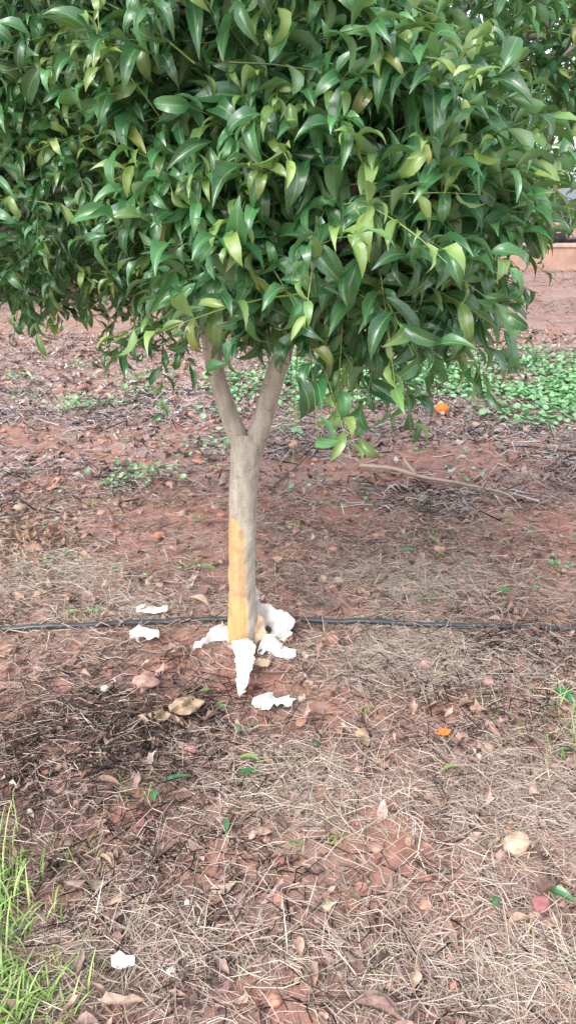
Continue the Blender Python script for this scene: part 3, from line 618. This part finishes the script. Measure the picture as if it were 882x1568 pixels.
for q in ex['geom']:
    if isinstance(q,bmesh.types.BMVert): q.co.y+=wd
for q in bm.verts:
    hh=q.co.z-cz
    if hh>.92: q.co.y+=(.16 if q.co.y<yf+.5 else -.16)*min(1,(hh-.88)/.5)
bmesh.ops.recalc_face_normals(bm,faces=bm.faces[:]);bmesh.ops.bevel(bm,geom=[e_ for e_ in bm.edges],offset=.025,segments=2,affect='EDGES')
m=bpy.data.meshes.new('body');bm.to_mesh(m);bm.free();m.materials.append(PAINT);link(bpy.data.objects.new('body',m),car)
def poly(name,pts,mat,parent):
    m=bpy.data.meshes.new(name);m.from_pydata(pts,[],[list(range(len(pts)))]);m.materials.append(mat);o=link(bpy.data.objects.new(name,m),parent);s=o.modifiers.new('s','SOLIDIFY');s.thickness=.02;s.offset=0
def sl_(px_,pz): return (cx0+px_,yf-.012+.16*max(0,min(1,(pz-.88)/.5)),cz+pz)
poly('front_window',[sl_(1.38,.95),sl_(2.28,.95),sl_(2.28,1.36),sl_(1.84,1.34)],GLASS,car)
poly('rear_window',[sl_(2.36,.95),sl_(3.5,.97),sl_(3.08,1.35),sl_(2.36,1.36)],GLASS,car)
poly('headlight',[(cx0+.03,yf-.012,cz+.6),(cx0+.3,yf-.012,cz+.64),(cx0+.28,yf-.012,cz+.73),(cx0+.1,yf-.012,cz+.70)],mat_plain('lamp_glass',(.6,.6,.6),.15,.05,5,0),car)
for nm,c in (('rear',3.45),('front',.85)):
    for side,yy in (('near',yf-.02),('far',yf+wd-.2)):
        k=40;pr=[(0,.17),(0,.23),(-.01,.34),(.02,.365),(.20,.365),(.22,.33),(.22,.2)]
        V=np.array([[cx0+c+r_*math.cos(2*math.pi*j/k),yy+o_,cz+.36+r_*math.sin(2*math.pi*j/k)] for o_,r_ in pr for j in range(k)])
        quadmesh('tyre_%s_%s'%(nm,side),V,gridfaces(len(pr),k,True)[:, ::-1],TYRE,None,None,True,car)
        pr=[(.02,.0),(.02,.05),(.05,.08),(.04,.19),(.01,.215),(.01,.235)]
        V=np.array([[cx0+c+max(r_,.002)*math.cos(2*math.pi*j/k),yy+o_+(.03 if (.06<r_<.2 and (j//4)%2) else 0),cz+.36+max(r_,.002)*math.sin(2*math.pi*j/k)] for o_,r_ in pr for j in range(k)])
        quadmesh('rim_%s_%s'%(nm,side),V,gridfaces(len(pr),k,True)[:, ::-1],RIM,None,None,True,car)
# ---------------------------------------------------------------- light, sky, camera
w=bpy.data.worlds.new('World');scene.world=w;w.use_nodes=True;nt=w.node_tree;nt.nodes.clear()
sk=nt.nodes.new('ShaderNodeTexSky');sk.sky_type='NISHITA';sk.sun_disc=False
el=R(44);azs=math.atan2(-.5,-.75);sk.sun_elevation=el;sk.sun_rotation=azs%(2*math.pi);sk.air_density=1.2;sk.dust_density=2.5
hs=nt.nodes.new('ShaderNodeHueSaturation');hs.inputs['Saturation'].default_value=.34;hs.inputs['Value'].default_value=2.7
bg=nt.nodes.new('ShaderNodeBackground');bg.inputs[1].default_value=.15
ow=nt.nodes.new('ShaderNodeOutputWorld');nt.links.new(sk.outputs[0],hs.inputs['Color']);nt.links.new(hs.outputs[0],bg.inputs[0]);nt.links.new(bg.outputs[0],ow.inputs[0])
ld=bpy.data.lights.new('overcast_sun','SUN');ld.energy=1.2;ld.angle=R(24);ld.color=(1,.98,.95)
lo=bpy.data.objects.new('overcast_sun',ld);scene.collection.objects.link(lo)
sd=Vector((math.sin(azs)*math.cos(el),math.cos(azs)*math.cos(el),math.sin(el)));lo.rotation_euler=sd.to_track_quat('Z','Y').to_euler()
cd=bpy.data.cameras.new('camera');cam=bpy.data.objects.new('camera',cd);scene.collection.objects.link(cam)
cam.location=(0,0,1.5);cam.rotation_euler=(R(90-21.5),0,0);cd.sensor_fit='VERTICAL';cd.sensor_height=24;cd.lens=12/math.tan(R(32.5));cd.clip_start=.05;cd.clip_end=2000
scene.camera=cam
scene.view_settings.view_transform='Standard';scene.view_settings.look='None';scene.view_settings.exposure=0
